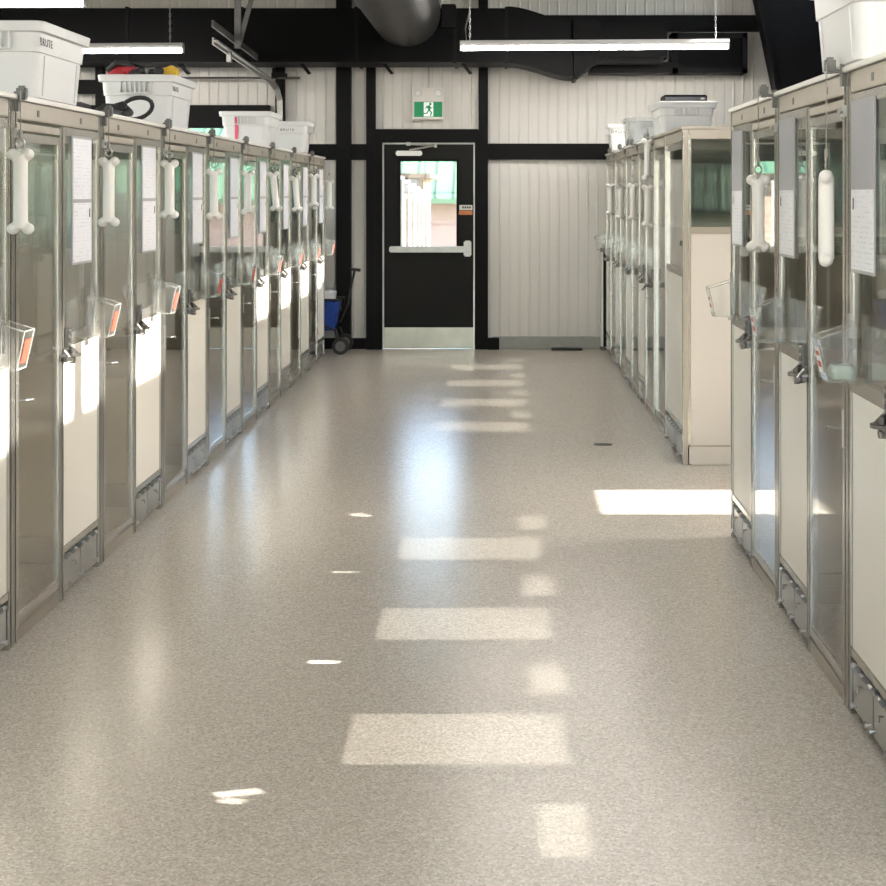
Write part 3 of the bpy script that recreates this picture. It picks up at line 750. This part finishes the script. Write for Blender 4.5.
# ------------------------------------------------------------------ totes on the kennel roofs
def tote(loc, rz, label, word=None, side='long', L=.60, Wd=.41, hh=.275, mat='tote', group='white totes on the kennels', tape=False, lid=False, wsize=.05, ty=0):
    """rz = 0: long side along y"""
    t = thing('storage_tote', label, 'tote', loc, rz, group)
    hx, hy = Wd/2, L/2; k = .90
    f = lambda u: k+(1-k)*u
    def ring(u, dx=0, r=.045): return rrect((hx-.022)*f(u)+dx, (hy-.022)*f(u)+dx, r, u*hh, 5)
    ins = -.006
    rings = [ring(0, -.012, .04), ring(.02), ring(.60), ring(.61, .006), ring(.86, .006), ring(.87, .022), ring(.99, .024), ring(1.0, .020), ring(1.0, .004),
             ring(.95, ins), ring(.61, ins), ring(.04, ins)]
    MB().loft(rings).build('body', M[mat], t, smooth=True)
    for sg in (-1, 1):
        mb = MB(); yy = sg*((hy-.022)*f(.74)+.004)
        y0, y1 = sorted((yy, yy+sg*.024))
        mb.box(-.085, -.075, y0, y1, .64*hh, .87*hh, bev=.003).box(.075, .085, y0, y1, .64*hh, .87*hh, bev=.003).box(-.085, .085, y0, y1, .635*hh, .66*hh, bev=.003)
        for q in range(5): mb.box(-.055+q*.025, -.047+q*.025, y0, y1-(0.006 if sg > 0 else 0), .65*hh, .86*hh)
        mb.build('handle', M[mat], t)
    for sg in (-1, 1):
        for yv in (-hy*.62, hy*.62):
            xa = sg*((hx-.022)*f(.05)+.002); xb = sg*((hx-.022)*f(.58)+.002); q = .004*sg
            MB().prism([(xa-q, .05*hh), (xa+q*.5, .05*hh), (xb+q*.5, .58*hh), (xb-q, .58*hh)], 'y', yv-.005, yv+.005).build('rib', M[mat], t)
    if word:
        xo = (hx-.022)*f(.72)+.0072; yo = (hy-.022)*f(.72)+.0072
        sl = math.atan((hx-.022)*(1-k)/hh); sl2 = math.atan((hy-.022)*(1-k)/hh)
        if side == 'long+': mat4 = Matrix.Translation((xo, -.0, .74*hh)) @ Matrix.Rotation(PI/2, 4, 'Z') @ Matrix.Rotation(PI/2-(-sl)*-1, 4, 'X')
        if side == 'long-': mat4 = Matrix.Translation((-xo, ty, .74*hh)) @ Matrix.Rotation(-PI/2, 4, 'Z') @ Matrix.Rotation(PI/2-sl, 4, 'X')
        if side == 'long+near': mat4 = Matrix.Translation((xo+.001, -.13+ty, .74*hh)) @ Matrix.Rotation(PI/2, 4, 'Z') @ Matrix.Rotation(PI/2-sl, 4, 'X')
        text_mesh(word, wsize, M['ink'], 'lettering', t, mat4, .0004, 1.0)
    if tape:
        yo = (hy-.022)*f(.8); yl = (hy-.022)*f(.2)
        MB().loft([[(-.075, -yo-.009, .84*hh), (-.05, -yo-.009, .84*hh), (-.06, -yl-.006, .12*hh), (-.08, -yl-.006, .12*hh)],
                   [(-.075, -yo-.005, .84*hh), (-.05, -yo-.005, .84*hh), (-.06, -yl-.001, .12*hh), (-.08, -yl-.001, .12*hh)]]).build('tape', M['pink'], t, label='strip of pink tape')
    if lid:
        MB().loft([rrect(hx+.004, hy+.004, .04, hh), rrect(hx+.006, hy+.006, .04, hh+.012), rrect(hx-.01, hy-.01, .04, hh+.02)]).build('lid', M[mat], t, smooth=True)
    return t
ZL, ZR = 1.951, 1.994
tote((LX-.17, 5.47, ZL), 0, 'big white tote nearest on the left kennels, cut off by the photo edge', 'BRUTE', 'long+near', L=.64, hh=.285, wsize=.042, ty=-.08)
tote((LX-.205, 7.68, ZL), 0, 'white tote heaped with red and yellow toys, on the left kennels', 'BRUTE', 'long+near', wsize=.038, ty=-.04)
tote((LX-.265, 11.17, ZL), 0, 'white tote with a strip of pink tape on the left kennels', None, tape=True, hh=.285)
tote((LX-.235, 12.32, ZL), PI/2, 'white tote turned long side on behind the one with pink tape', 'BRUTE', 'long-', hh=.27, ty=-.11, wsize=.036)
tote((RX+.205, 13.66, ZR), PI/2, 'small lettered white tote at the far end of the right row', 'BRUTE', 'long-', hh=.27, L=.50, Wd=.36, wsize=.05, ty=.13)
tote((RX+.16, 11.75, ZR), 0, 'clear cloudy tote between two white totes on the far right kennels', None, mat='cloudy', hh=.225, group='clear totes')
tote((RX+.158, 9.52, ZR), 0, 'white lidded tote carrying a black box on the far right kennels', None, hh=.195, lid=True, L=.56, Wd=.40)
tote((RX+.15, 4.41, ZR), 0, 'big white tote on the near right kennels, cut off at the top right', None, hh=.29)
# black box on the lidded tote
t = thing('recorder_box', 'flat black electronics box on the lid of the white tote', 'box', (px(685.5, 0, 9.4).x, 9.5, ZR+.195+.0205))
MB().box(-.145, .145, -.11, .11, 0, .05, bev=.006).build('case', M['door'], t)
mb = MB().box(-.138, .138, -.114, -.11, .012, .036, bev=.002); mb.build('front_strip', M['dwin'], t)
mb = MB().box(.10, .125, -.117, -.113, .018, .03); mb.build('button', M['galv'], t)
# toys in the second tote
zt = ZL+.275
t = thing('plush_toy', 'crumpled red and black cloth toy on top of the left tote', 'toy', (LX-.35, 7.64, zt-.05))
mb = MB(); mb.sph((0, 0, .07), .07, (1, .9, .75)); mb.sph((.05, -.02, .09), .045, (1, 1, .8)); mb.build('body', M['red'], t, smooth=True)
mb = MB(); mb.tube([(-.06, -.03, .09), (-.01, -.06, .13), (.05, -.05, .125), (.09, -.02, .08)], .016, 8); mb.sph((.1, 0, .08), .028); mb.build('strap', M['web'], t, smooth=True)
t = thing('rope_toy', 'dark grey knotted rope toy on top of the left tote', 'toy', (LX-.20, 7.60, zt-.01))
mb = MB(); mb.tube([(-.07, 0, .03), (-.03, -.02, .045), (.02, .01, .04), (.07, -.01, .045)], [.016, .02, .018, .016], 8); mb.sph((-.07, 0, .03), .028); mb.sph((.07, -.01, .045), .028); mb.build('rope', M['web'], t, smooth=True)
mb = MB(); mb.sph((0, 0, .045), .022); mb.build('knot', M['galv'], t, smooth=True)
mb = MB(); mb.prism([(-.055, 0), (.05, 0), (.06, .055), (.03, .075), (-.04, .05)], 'y', -.035, .035)
o = mb.build('toy_block', M['yellow']); tag(o, 'yellow plastic toy at the right end of the left tote', 'toy'); o.location = (LX-.10, 7.66, zt-.005)
# harness and leash on the left kennels
t = thing('dog_harness', 'black dog harness with a looped lead lying between two left totes', 'harness', (LX-.06, 6.55, ZL))
mb = MB(); pts = []
for k in range(22):
    a = 2*PI*k/22; pts.append((-.0+.078*math.cos(a), .30-.05*math.sin(a), .062+.046*math.sin(a)+.022*math.cos(a)))
mb.tube(pts, .011, 8, True); mb.build('lead_loop', M['web'], t, smooth=True)
mb = MB(); mb.tube([(-.14, .05, .02), (-.10, .10, .05), (-.06, .13, .045), (-.02, .12, .06), (.02, .10, .03), (.02, .0, .014)], [.016, .026, .03, .028, .02, .012], 8)
mb.tube([(-.12, .12, .02), (-.05, .02, .03), (.03, -.05, .014), (.045, -.1, .012)], [.016, .02, .014, .012], 8)
mb.box(-.05, .0, .09, .14, .02, .075, bev=.012); mb.build('strap', M['web'], t, smooth=True)
mb = MB(); mb.box(-.02, .015, .06, .09, .05, .075, bev=.006); mb.build('buckle', M['rubber'], t)
t = tag(MB().tube([(0, 0, .016), (.05, -.05, .03), (.10, .03, .02), (.04, .12, .035), (-.05, .08, .02), (-.08, -.06, .016), (0, -.13, .03), (.09, -.14, .016)], .016, 8).build('coiled_leash', M['web'], smooth=True),
        'coiled black leash behind the nearest big left tote', 'leash'); t.location = (LX-.17, 6.05, ZL)

# ------------------------------------------------------------------ lamps
def lamp(x0, Y, z, label, sgn=1, tilt=0):
    L = 2.44
    t = thing('strip_lamp', label, 'lamp', (x0+L/2, Y, z), 0, 'hanging strip lamps')
    t.rotation_euler = (0, tilt, 0)
    MB().prism([(-.035, .038), (.035, .038), (.045, .062), (.03, .088), (-.03, .088), (-.045, .062)], 'x', -L/2, L/2).build('housing', M['ledbody'], t)
    MB().prism([(-.034, .038), (-.03, .018), (-.018, .004), (0, 0), (.018, .004), (.03, .018), (.034, .038)], 'x', -L/2+.012, L/2-.012).build('diffuser', M['led'], t, smooth=True)
    for sx in (-L/2, L/2-.012):
        MB().prism([(-.037, .038), (-.033, .014), (-.018, -.003), (.018, -.003), (.033, .014), (.037, .038), (.047, .064), (-.047, .064)], 'x', sx, sx+.012).build('end_cap', M['ledbody'], t)
    for cxp in (-L/2+.09, L/2-.12):
        mb = MB(); z0 = .088; n = int((H-z-z0)/.034)
        for k in range(n):
            zc = z0+.017+k*.034; q = (math.cos, math.sin)
            pts = [((math.cos(a)*.007 if k % 2 else 0)+cxp, (0 if k % 2 else math.cos(a)*.007), zc+math.sin(a)*.0215) for a in [2*PI*j/8 for j in range(8)]]
            mb.tube(pts, .0028, 4, True)
        mb.build('chain', M['chain'], t)
    mb = MB(); mb.tube([(-L/2+.06, 0, .085), (-L/2+.05, 0, .2), (-L/2+.09, 0, .36), (-L/2+.10, 0, .7), (-L/2+.1, .0, H-z)], .006, 6); mb.build('power_cord', M['cable'], t)
rows = (12.7, 9.72, 6.6, 2.9, -.2, -3.2)
for i, Y in enumerate(rows):
    nth = ('over the far end of the aisle', 'second from the far wall', 'third from the far wall', 'fourth from the far wall', 'over the camera', 'behind the camera')[i]
    lamp(-.363, Y, 2.90+.055*(i == 1), 'white hanging strip lamp of the right column, ' + nth, tilt=-.006 if i < 2 else 0)
    lamp(-5.30, Y-.05, 2.86+.02*(i == 1), 'white hanging strip lamp of the left column, ' + nth, tilt=-.006 if i < 2 else 0)

# added area lamps standing in for sun thrown back by the left glass doors (one beam per lit door and upper pane)
def beam(y0, y1, z0, z1):
    ld = bpy.data.lights.new('door_glass_reflection_lamp', 'AREA'); ld.shape = 'RECTANGLE'
    ld.size = y1-y0; ld.size_y = (z1-z0)*math.cos(SUN_E); ld.spread = math.radians(.7)
    ld.energy = GLINT*(y1-y0)*(z1-z0)/.16; ld.color = (1, .95, .86)
    o = bpy.data.objects.new('door_glass_reflection_lamp', ld); C.objects.link(o)
    d = Vector((math.cos(SUN_E), 0, -math.sin(SUN_E)))
    zc = (z0+z1)/2; off = (z1-z0)/2*math.sin(SUN_E)*math.cos(SUN_E)+.02
    o.location = (LX+off, (y0+y1)/2, zc-off*.55)
    yv = Vector((0, 1, 0)); zv = -d; xv = yv
    up = zv.cross(xv)
    o.matrix_world = Matrix(((xv.x, up.x, zv.x, o.location.x), (xv.y, up.y, zv.y, o.location.y), (xv.z, up.z, zv.z, o.location.z), (0, 0, 0, 1)))
for i, y in enumerate(left_spots):
    if i in (4, 5): continue
    beam(y+.08, y+.46, .70, 1.05)
    beam(y+.63, y+.92, 1.0, 1.068)
beam(LY0-3*MOD+.08, LY0-3*MOD+.46, .70, 1.05)

def spark(fx, fy, w_, l_, power, rz=0):
    """added area lamp imitating a flash of sun off left row door hardware onto the floor"""
    p = onfloor(fx, fy); q = Vector((LX+.07, p.y, (p.x-LX-.07)*.55))
    ld = bpy.data.lights.new('hardware_reflection_lamp', 'AREA'); ld.shape = 'RECTANGLE'; ld.size = w_; ld.size_y = l_*.48
    ld.spread = math.radians(.8); ld.energy = power*w_*l_; ld.color = (1, .96, .9)
    o = bpy.data.objects.new('hardware_reflection_lamp', ld); C.objects.link(o)
    d = (p-q).normalized(); zv = -d; xv = Vector((0, 1, 0)); xv = Matrix.Rotation(rz, 3, zv) @ xv; up = zv.cross(xv)
    o.matrix_world = Matrix(((xv.x, up.x, zv.x, q.x), (xv.y, up.y, zv.y, q.y), (xv.z, up.z, zv.z, q.z), (0, 0, 0, 1)))
def onfloor(x, y): Y = EYE*F/(y-193); return Vector(((x-500)*Y/F, Y, 0))
spark(324, 662, .03, .10, 9); spark(360, 515, .07, .09, 4, .4); spark(238, 793, .035, .13, 4.5, .5); spark(232, 801, .03, .07, 3.5, -.5); spark(345, 572, .03, .12, 2.5, .3)  # floor flashes made by small added lamps

# ------------------------------------------------------------------ ducts and overhead track
YD = 13.45
def pxz(x, y, Y=YD): p = px(x, y, Y); return (p.x, p.z)
a = px(180, 8, YD); b = px(508, 62, YD)
t = thing('plenum_duct', 'long black rectangular duct along the top of the far wall', 'duct', (0, YD, b.z))
MB().box(-4.9, b.x, 0, .6, 0, a.z-b.z, bev=.01).build('duct_body', M['duct'], t)
for x in (-3.6, -2.5, -1.4, -.45, b.x-.03): MB().box(x, x+.03, -.012, .6, -.012, a.z-b.z+.012).build('flange', M['black'], t)
for x in (px(183, 0, 13.6).x, px(305, 0, 13.6).x, px(388, 0, 13.6).x, px(467, 0, 13.6).x):
    MB().prism([(-.06+x, 0), (x-.02, 0), (x+.05, -.09), (x+.02, -.10)], 'y', .2, .26).build('hanger', M['black'], t)
c = px(444, 17, YD); c = px(449, 17, YD); mb = MB().box(c.x-.07, c.x+.07, -.12, 0, c.z-b.z-.11, c.z-b.z+.11, bev=.008); mb.build('damper_box', M['black'], t)
# S-shaped transition and the smaller duct
top = []; bot = []
for k in range(13):
    u = k/12; sm_ = u*u*(3-2*u)
    top.append(pxz(508+u*62, 6.5+sm_*13.5)); bot.append(pxz(508+u*66, 63+sm_*14))
t = thing('duct_transition', 'black curved duct offset swelling downward behind the lamp', 'duct', (0, YD, 0))
MB().prism(top+bot[::-1], 'y', -.01, .5).build('duct_body', M['duct'], t)
MB().prism([pxz(574, 20), pxz(597, 20), pxz(597, 62), pxz(577, 78)], 'y', -.01, .5).build('boot', M['duct'], t)
mb = MB().prism([pxz(573, 19), pxz(576, 19), pxz(577.5, 79), pxz(574, 79)], 'y', -.03, .5); mb.build('flange', M['duct'], t)
t = thing('branch_duct', 'short shiny black duct box above the far right girt', 'duct', (0, YD, 0))
x0, z1 = pxz(597, 20); x1, z0 = pxz(668, 61)
MB().box(x0, x1, 0, .45, z0, z1, bev=.03).build('duct_body', M['duct'], t)
MB().box(x0, x0+.025, -.015, .45, z0-.01, z1+.01).build('flange', M['duct'], t)
t = thing('return_grille', 'black framed air grille high on the far wall', 'air grille', (0, 13.95, 0))
x0, z1 = pxz(672, 33, 13.95); x1, z0 = pxz(747, 73, 13.95)
xa, _ = pxz(590, 0, 13.95); za = pxz(0, 62, 13.95)[1]
mb = MB().box(x0, x0+.06, -.03, .3, z0, z1).box(x1-.05, x1, -.03, .3, z0, z1).box(x0, x1, -.03, .3, z1-.05, z1).box(x0, x1, -.03, .3, z0, z0+.05)
mb.box(xa, x0+.02, -.02, .3, z0, za); mb.build('frame', M['black'], t)
MB().box(x0+.05, x1-.04, 0, .1, z0+.04, z1-.04).build('grille', M['grille'], t)
# round spiral duct
c = px(406, 12, YD); R = .335
mb = MB(); n = 40
mb.tube([(c.x, YD, c.z)]+[(c.x, YD-.4*k, c.z) for k in range(1, 34)], R, 40)
tag(mb.build('spiral_duct', M['spiral'], smooth=True), 'black round spiral duct running along the ceiling into the far plenum', 'duct')
# exit sign
a = px(412, 87, YB-.1); b = px(444.5, 119.5, YB-.1)
wS, hS = b.x-a.x, a.z-b.z
t = thing('exit_sign', 'white exit sign box with a green running man above the door', 'exit sign', ((a.x+b.x)/2, YB-.02, b.z))
MB().box(-wS/2, wS/2, -.07, 0, 0, hS*.98, bev=.012).box(-wS/2+.004, wS/2-.004, -.085, -.06, 0, hS*.60, bev=.006).build('housing', M['signw'], t)
for sx in (-.105, .10):
    MB().cyl((sx, -.07, hS*.82), (sx, -.10, hS*.81), .035, 20, .03).build('lamp_head', M['lens'], t, smooth=True)
gw, gh, gz = wS*.43, hS*.235, hS*.31
fc = MB().box(-gw, gw, -.089, -.084, gz-gh, gz+gh).build('sign_face', M['green'], t, label='green panel with white door and running figure')
MB().box(-.045, .052, -.091, -.088, gz-gh+.006, gz+gh-.006).build('doorway', M['signl'], fc)
mb = MB(); yA, yB_ = -.0935, -.0905; g = lambda pts: mb.prism([(x*.98+.002, gz+z*.98) for x, z in pts], 'y', yA, yB_)
mb.cyl((.022, yA, gz+.055), (.022, yB_, gz+.055), .0135, 16)
g([(.016, .044), (-.018, .038), (-.022, .028), (-.002, .0), (-.010, -.016), (.018, -.012), (.025, .012), (.022, .034)])
g([(-.018, .036), (-.036, .008), (-.03, .004), (-.010, .028)]); g([(.014, .04), (.03, .018), (.046, .022), (.045, .014), (.026, .008), (.010, .026)])
g([(-.006, -.012), (-.018, -.034), (-.05, -.036), (-.05, -.047), (-.012, -.046), (.006, -.018)]); g([(.002, -.012), (.026, -.034), (.014, -.068), (.026, -.07), (.041, -.032), (.018, -.008)])
mb.build('running_figure', M['green'], fc)
MB().cyl((0, -.03, hS*.97), (0, -.03, 3.0-b.z), .009, 8).build('conduit', M['galv'], t)
# overhead door track
t = thing('door_track', 'galvanised overhead door track bending down behind the left kennels', 'track', (0, 0, 0))
pts = [px(213, 41, 11.4), px(240, 60, 12.6), px(262, 75, 13.7), px(270, 81, 14.05), px(275, 88, 14.2), px(278, 100, 14.25), px(279, 160, 14.25)]
mb = MB()
def rail_sweep(mb, pts, w_, h_):
    for p, q in zip(pts, pts[1:]):
        d = (q-p).normalized(); a_ = d.cross(Vector((1, 0, 0))).normalized()*h_; b_ = Vector((w_, 0, 0))
        mb.loft([[p-a_-b_, p-a_+b_, p+a_+b_, p+a_-b_], [q-a_-b_, q-a_+b_, q+a_+b_, q+a_-b_]])
rail_sweep(mb, pts, .008, .028); rail_sweep(mb, [p+Vector((.025, 0, -.0)) for p in pts], .02, .006)
mb.build('rail', M['galv'], t)
pts2 = [p+Vector((0, -.02, .14)) for p in pts[:3]]
mb = MB(); rail_sweep(mb, pts2, .008, .028); mb.build('upper_rail', M['galvd'], t)
p = px(238, 52, 12.2); mb = MB(); q1 = px(239, -60, 12.2); q2 = px(262, -60, 12.3)
th = thing('track_hanger', 'grey perforated steel hanger reaching from the roof down to the door track', 'hanger'); mb.box(p.x-.028, p.x+.028, 12.18, 12.20, p.z+.03, H-.002); mb.build('upright', M['galvd'], th)
mb = MB(); rail_sweep(mb, [p+Vector((0, 0, .03)), Vector((p.x+.5, 12.25, H-.002))], .022, .006); mb.build('brace', M['galvd'], th)
p = px(229, 55, 12.0); MB().box(p.x-.02, p.x+.02, 11.98, 12.04, p.z-.06, p.z+.05, bev=.004).build('bracket', M['galv'], t)
q = px(277, 75, 14.2); MB().box(q.x-.05, q.x+.09, 14.15, 14.3, q.z-.02, q.z+.02).cyl((q.x-.02, 14.2, q.z-.03), (q.x-.02, 14.2, q.z+.07), .03).build('bearing', M['black'], t)
p = px(300, 78, 14.2); MB().cyl((OX0, 14.2, p.z), (p.x, 14.2, p.z), .012, 8).build('torsion_shaft', M['dsteel'], t)
p = px(100, 62, 14.2); MB().box(p.x-.035, p.x+.035, 14.15, 14.28, 0, p.z-.03).box(p.x-.6, p.x, 14.2, 14.3, p.z-.32, p.z-.18).build('side_post', M['black'], t)

# ------------------------------------------------------------------ wagon, leaning panel, floor bits
t = thing('folding_wagon', 'blue folding wagon with black wheels at the end of the left row', 'wagon', (-2.02, 14.06, 0))
x1 = px(339, 0, 14).x+2.02; x0 = x1-.75
mb = MB(); zb, zt = .235, .52
mb.loft([rrect((x1-x0)/2-.03, .16, .04, zb, cx=(x0+x1)/2), rrect((x1-x0)/2, .18, .05, zt, cx=(x0+x1)/2), rrect((x1-x0)/2-.012, .168, .045, zt, cx=(x0+x1)/2), rrect((x1-x0)/2-.04, .15, .035, zb+.02, cx=(x0+x1)/2)])
mb.build('fabric_body', M['blue'], t, smooth=True)
mb = MB()
for y in (-.17, .17):
    mb.tube([(x1+.015, y, .14), (x1-.02, y, .25), (x1+.03, y, .44), (x1+.035, y, .54)], .012, 8); mb.tube([(x0+.02, y, .14), (x0-.01, y, .54)], .012, 8)
    mb.tube([(x0-.01, y, .54), (x1+.035, y, .54)], .012, 8); mb.tube([(x0+.04, y, .24), (x1-.03, y, .52)], .009, 8); mb.tube([(x0+.04, y, .5), (x1-.03, y, .24)], .009, 8)
mb.build('frame', M['rubber'], t, smooth=True)
for x in (x0+.07, px(341.5, 0, 13.95).x+2.02):
    for y in (-.2, .2):
        wh = MB().cyl((x, y-.02, .083), (x, y+.02, .083), .083, 28).build('wheel', M['rubber'], t, smooth=True)
        MB().cyl((x, y-.024, .083), (x, y+.024, .083), .05, 24).build('hub', M['galvd'], wh, smooth=True)
        mb = MB().tube([(x, y, .083), (x-.03, y, .16), (x-.05, y*.85, .24)], .014, 8); mb.build('fork', M['rubber'], wh, smooth=True)
hp = px(361, 270, 14.1); hb = px(352, 283, 14.1)
mb = MB().tube([(x1, 0, .3), (hb.x+2.02-.03, 0, .5), (hb.x+2.02, 0, hb.z), (hp.x+2.02-.06, 0, hp.z)], .012, 8); mb.tube([(hp.x+2.02-.10, 0, hp.z+.01), (hp.x+2.02, 0, hp.z)], .016, 8)
mb.build('pull_handle', M['rubber'], t, smooth=True)
o = MB().loft([rrect(.30, .13, .03, 0), rrect(.31, .135, .03, .08), rrect(.28, .11, .03, .1)]).build('folded_towel', M['tote'], smooth=True)
tag(o, 'white folded towel lying on top of the blue wagon', 'towel'); o.location = (px(335, 0, 14).x-.31, 14.06, .525)
t = thing('upright_board', 'tall black-edged board standing upright at the far end of the right row', 'board', (px(603.5, 0, 14.25).x, 14.25, 0))
h_ = px(0, 249, 14.25).z
MB().box(-.002, .035, -.0, .1, .02, h_-.02, bev=.004).build('edge_frame', M['black'], t); MB().box(-.025, -.002, -.0, .095, .03, h_-.03, bev=.002).build('face', M['white'], t)
MB().box(-.03, .04, -.005, .105, h_-.03, h_+.01, bev=.005).box(-.03, .04, -.005, .105, 0, .04, bev=.005).build('end_cap', M['galvd'], t)
def onfloor(x, y): Y = EYE*F/(y-193); return Vector(((x-500)*Y/F, Y, 0))
p = onfloor(603, 444.5)
o = MB().loft([rrect(.06, .04, .035, 0.0, cx=0), rrect(.058, .038, .034, .003)]).build('floor_drain', M['drain']); tag(o, 'small dark oval drain in the floor by the far right kennels', 'drain'); o.location = p
p = onfloor(565, 345.6); o = MB().box(-.16, .16, -.05, .05, 0, .02, bev=.006).build('door_mat', M['rubber']); tag(o, 'small black mat at the foot of the far wall', 'mat'); o.location = (p.x, 14.26, 0)

# ------------------------------------------------------------------ outside the exit door
struct(MB().box(-40, 40, YB+.2, 90, -.35, -.15).build('ground_outside', M['paving']), 'pale paving outside', 'ground')
struct(MB().box(XR+.2, 60, -40, 90, -.35, -.16).build('ground_right', M['paving']), 'pale paving outside the right wall', 'ground')
struct(MB().box(-60, XL-.2, -40, 90, -.35, -.16).build('ground_left', M['paving']), 'pale paving outside the left wall', 'ground')
struct(MB().box(-60, 60, -60, YN-.2, -.36, -.17).build('ground_near', M['paving']), 'pale paving behind the hall', 'ground')
t = thing('fence', 'brown fence with white posts seen through the exit door window', 'fence', (-1.13, 15.6, -.15))
for k in range(6):
    y = k*1.05; hz = 1.90-.035*k
    MB().box(-.05, .05, y-.05, y+.05, 0, hz, bev=.006).prism([(y-.06, hz), (y+.06, hz), (y, hz+.04)], 'x', -.06, .06).build('post', M['vinyl'], t)
    if k < 5:
        MB().box(-.015, .015, y+.05, y+1.0, .1, hz-.2).build('panel', M['stain'], t)
        for zz in (hz-.22, .08): MB().box(-.03, .03, y+.05, y+1.0, zz, zz+.06).build('rail', M['stain'], t)
t = thing('shed', 'tan shed with a dark window seen through the exit door', 'shed', (0, 25, -.15))
x1 = px(422.5, 0, 25).x
MB().box(-5, x1, 0, 3, 0, 2.02).build('wall', M['tanwall'], t)
MB().prism([(-5.2, 2.02), (x1+.15, 2.02), (x1+.15, 2.1), (-5.2, 2.1)], 'y', -.2, 3.2).build('roof', M['stain'], t)
a = px(401, 179, 25); b = px(418, 190, 25)
wf = MB().box(a.x-.06, b.x+.06, -.04, .02, b.z+.15-.06, a.z+.15+.06).build('window_frame', M['stain'], t); MB().box(a.x, b.x, -.06, 0, b.z+.15, a.z+.15).build('pane', M['dwin'], wf)
MB().box(x1-.1, x1+.02, -.03, .1, 0, 2.02).build('corner_board', M['stain'], t)
t = thing('green_roof_building', 'low building with a pale green metal roof beyond the exit door', 'building', (0, 31, -.15))
MB().box(-9, 9, 0, 10, 0, 1.62).build('wall', M['pinkwall'], t)
mb = MB().prism([(-.5, 1.52), (5, 4.6), (10.5, 1.52), (10.5, 1.62), (5, 4.75), (-.5, 1.62)], 'x', -9.5, 9.5)
rf = mb.build('roof', M['groof'], t); mb = MB()
for k in range(48):
    x = -9.4+k*.4; mb.prism([(-.5, 1.62), (5, 4.75), (5, 4.79), (-.5, 1.66)], 'x', x, x+.03)
mb.build('seam', M['groof'], rf, kind='stuff')
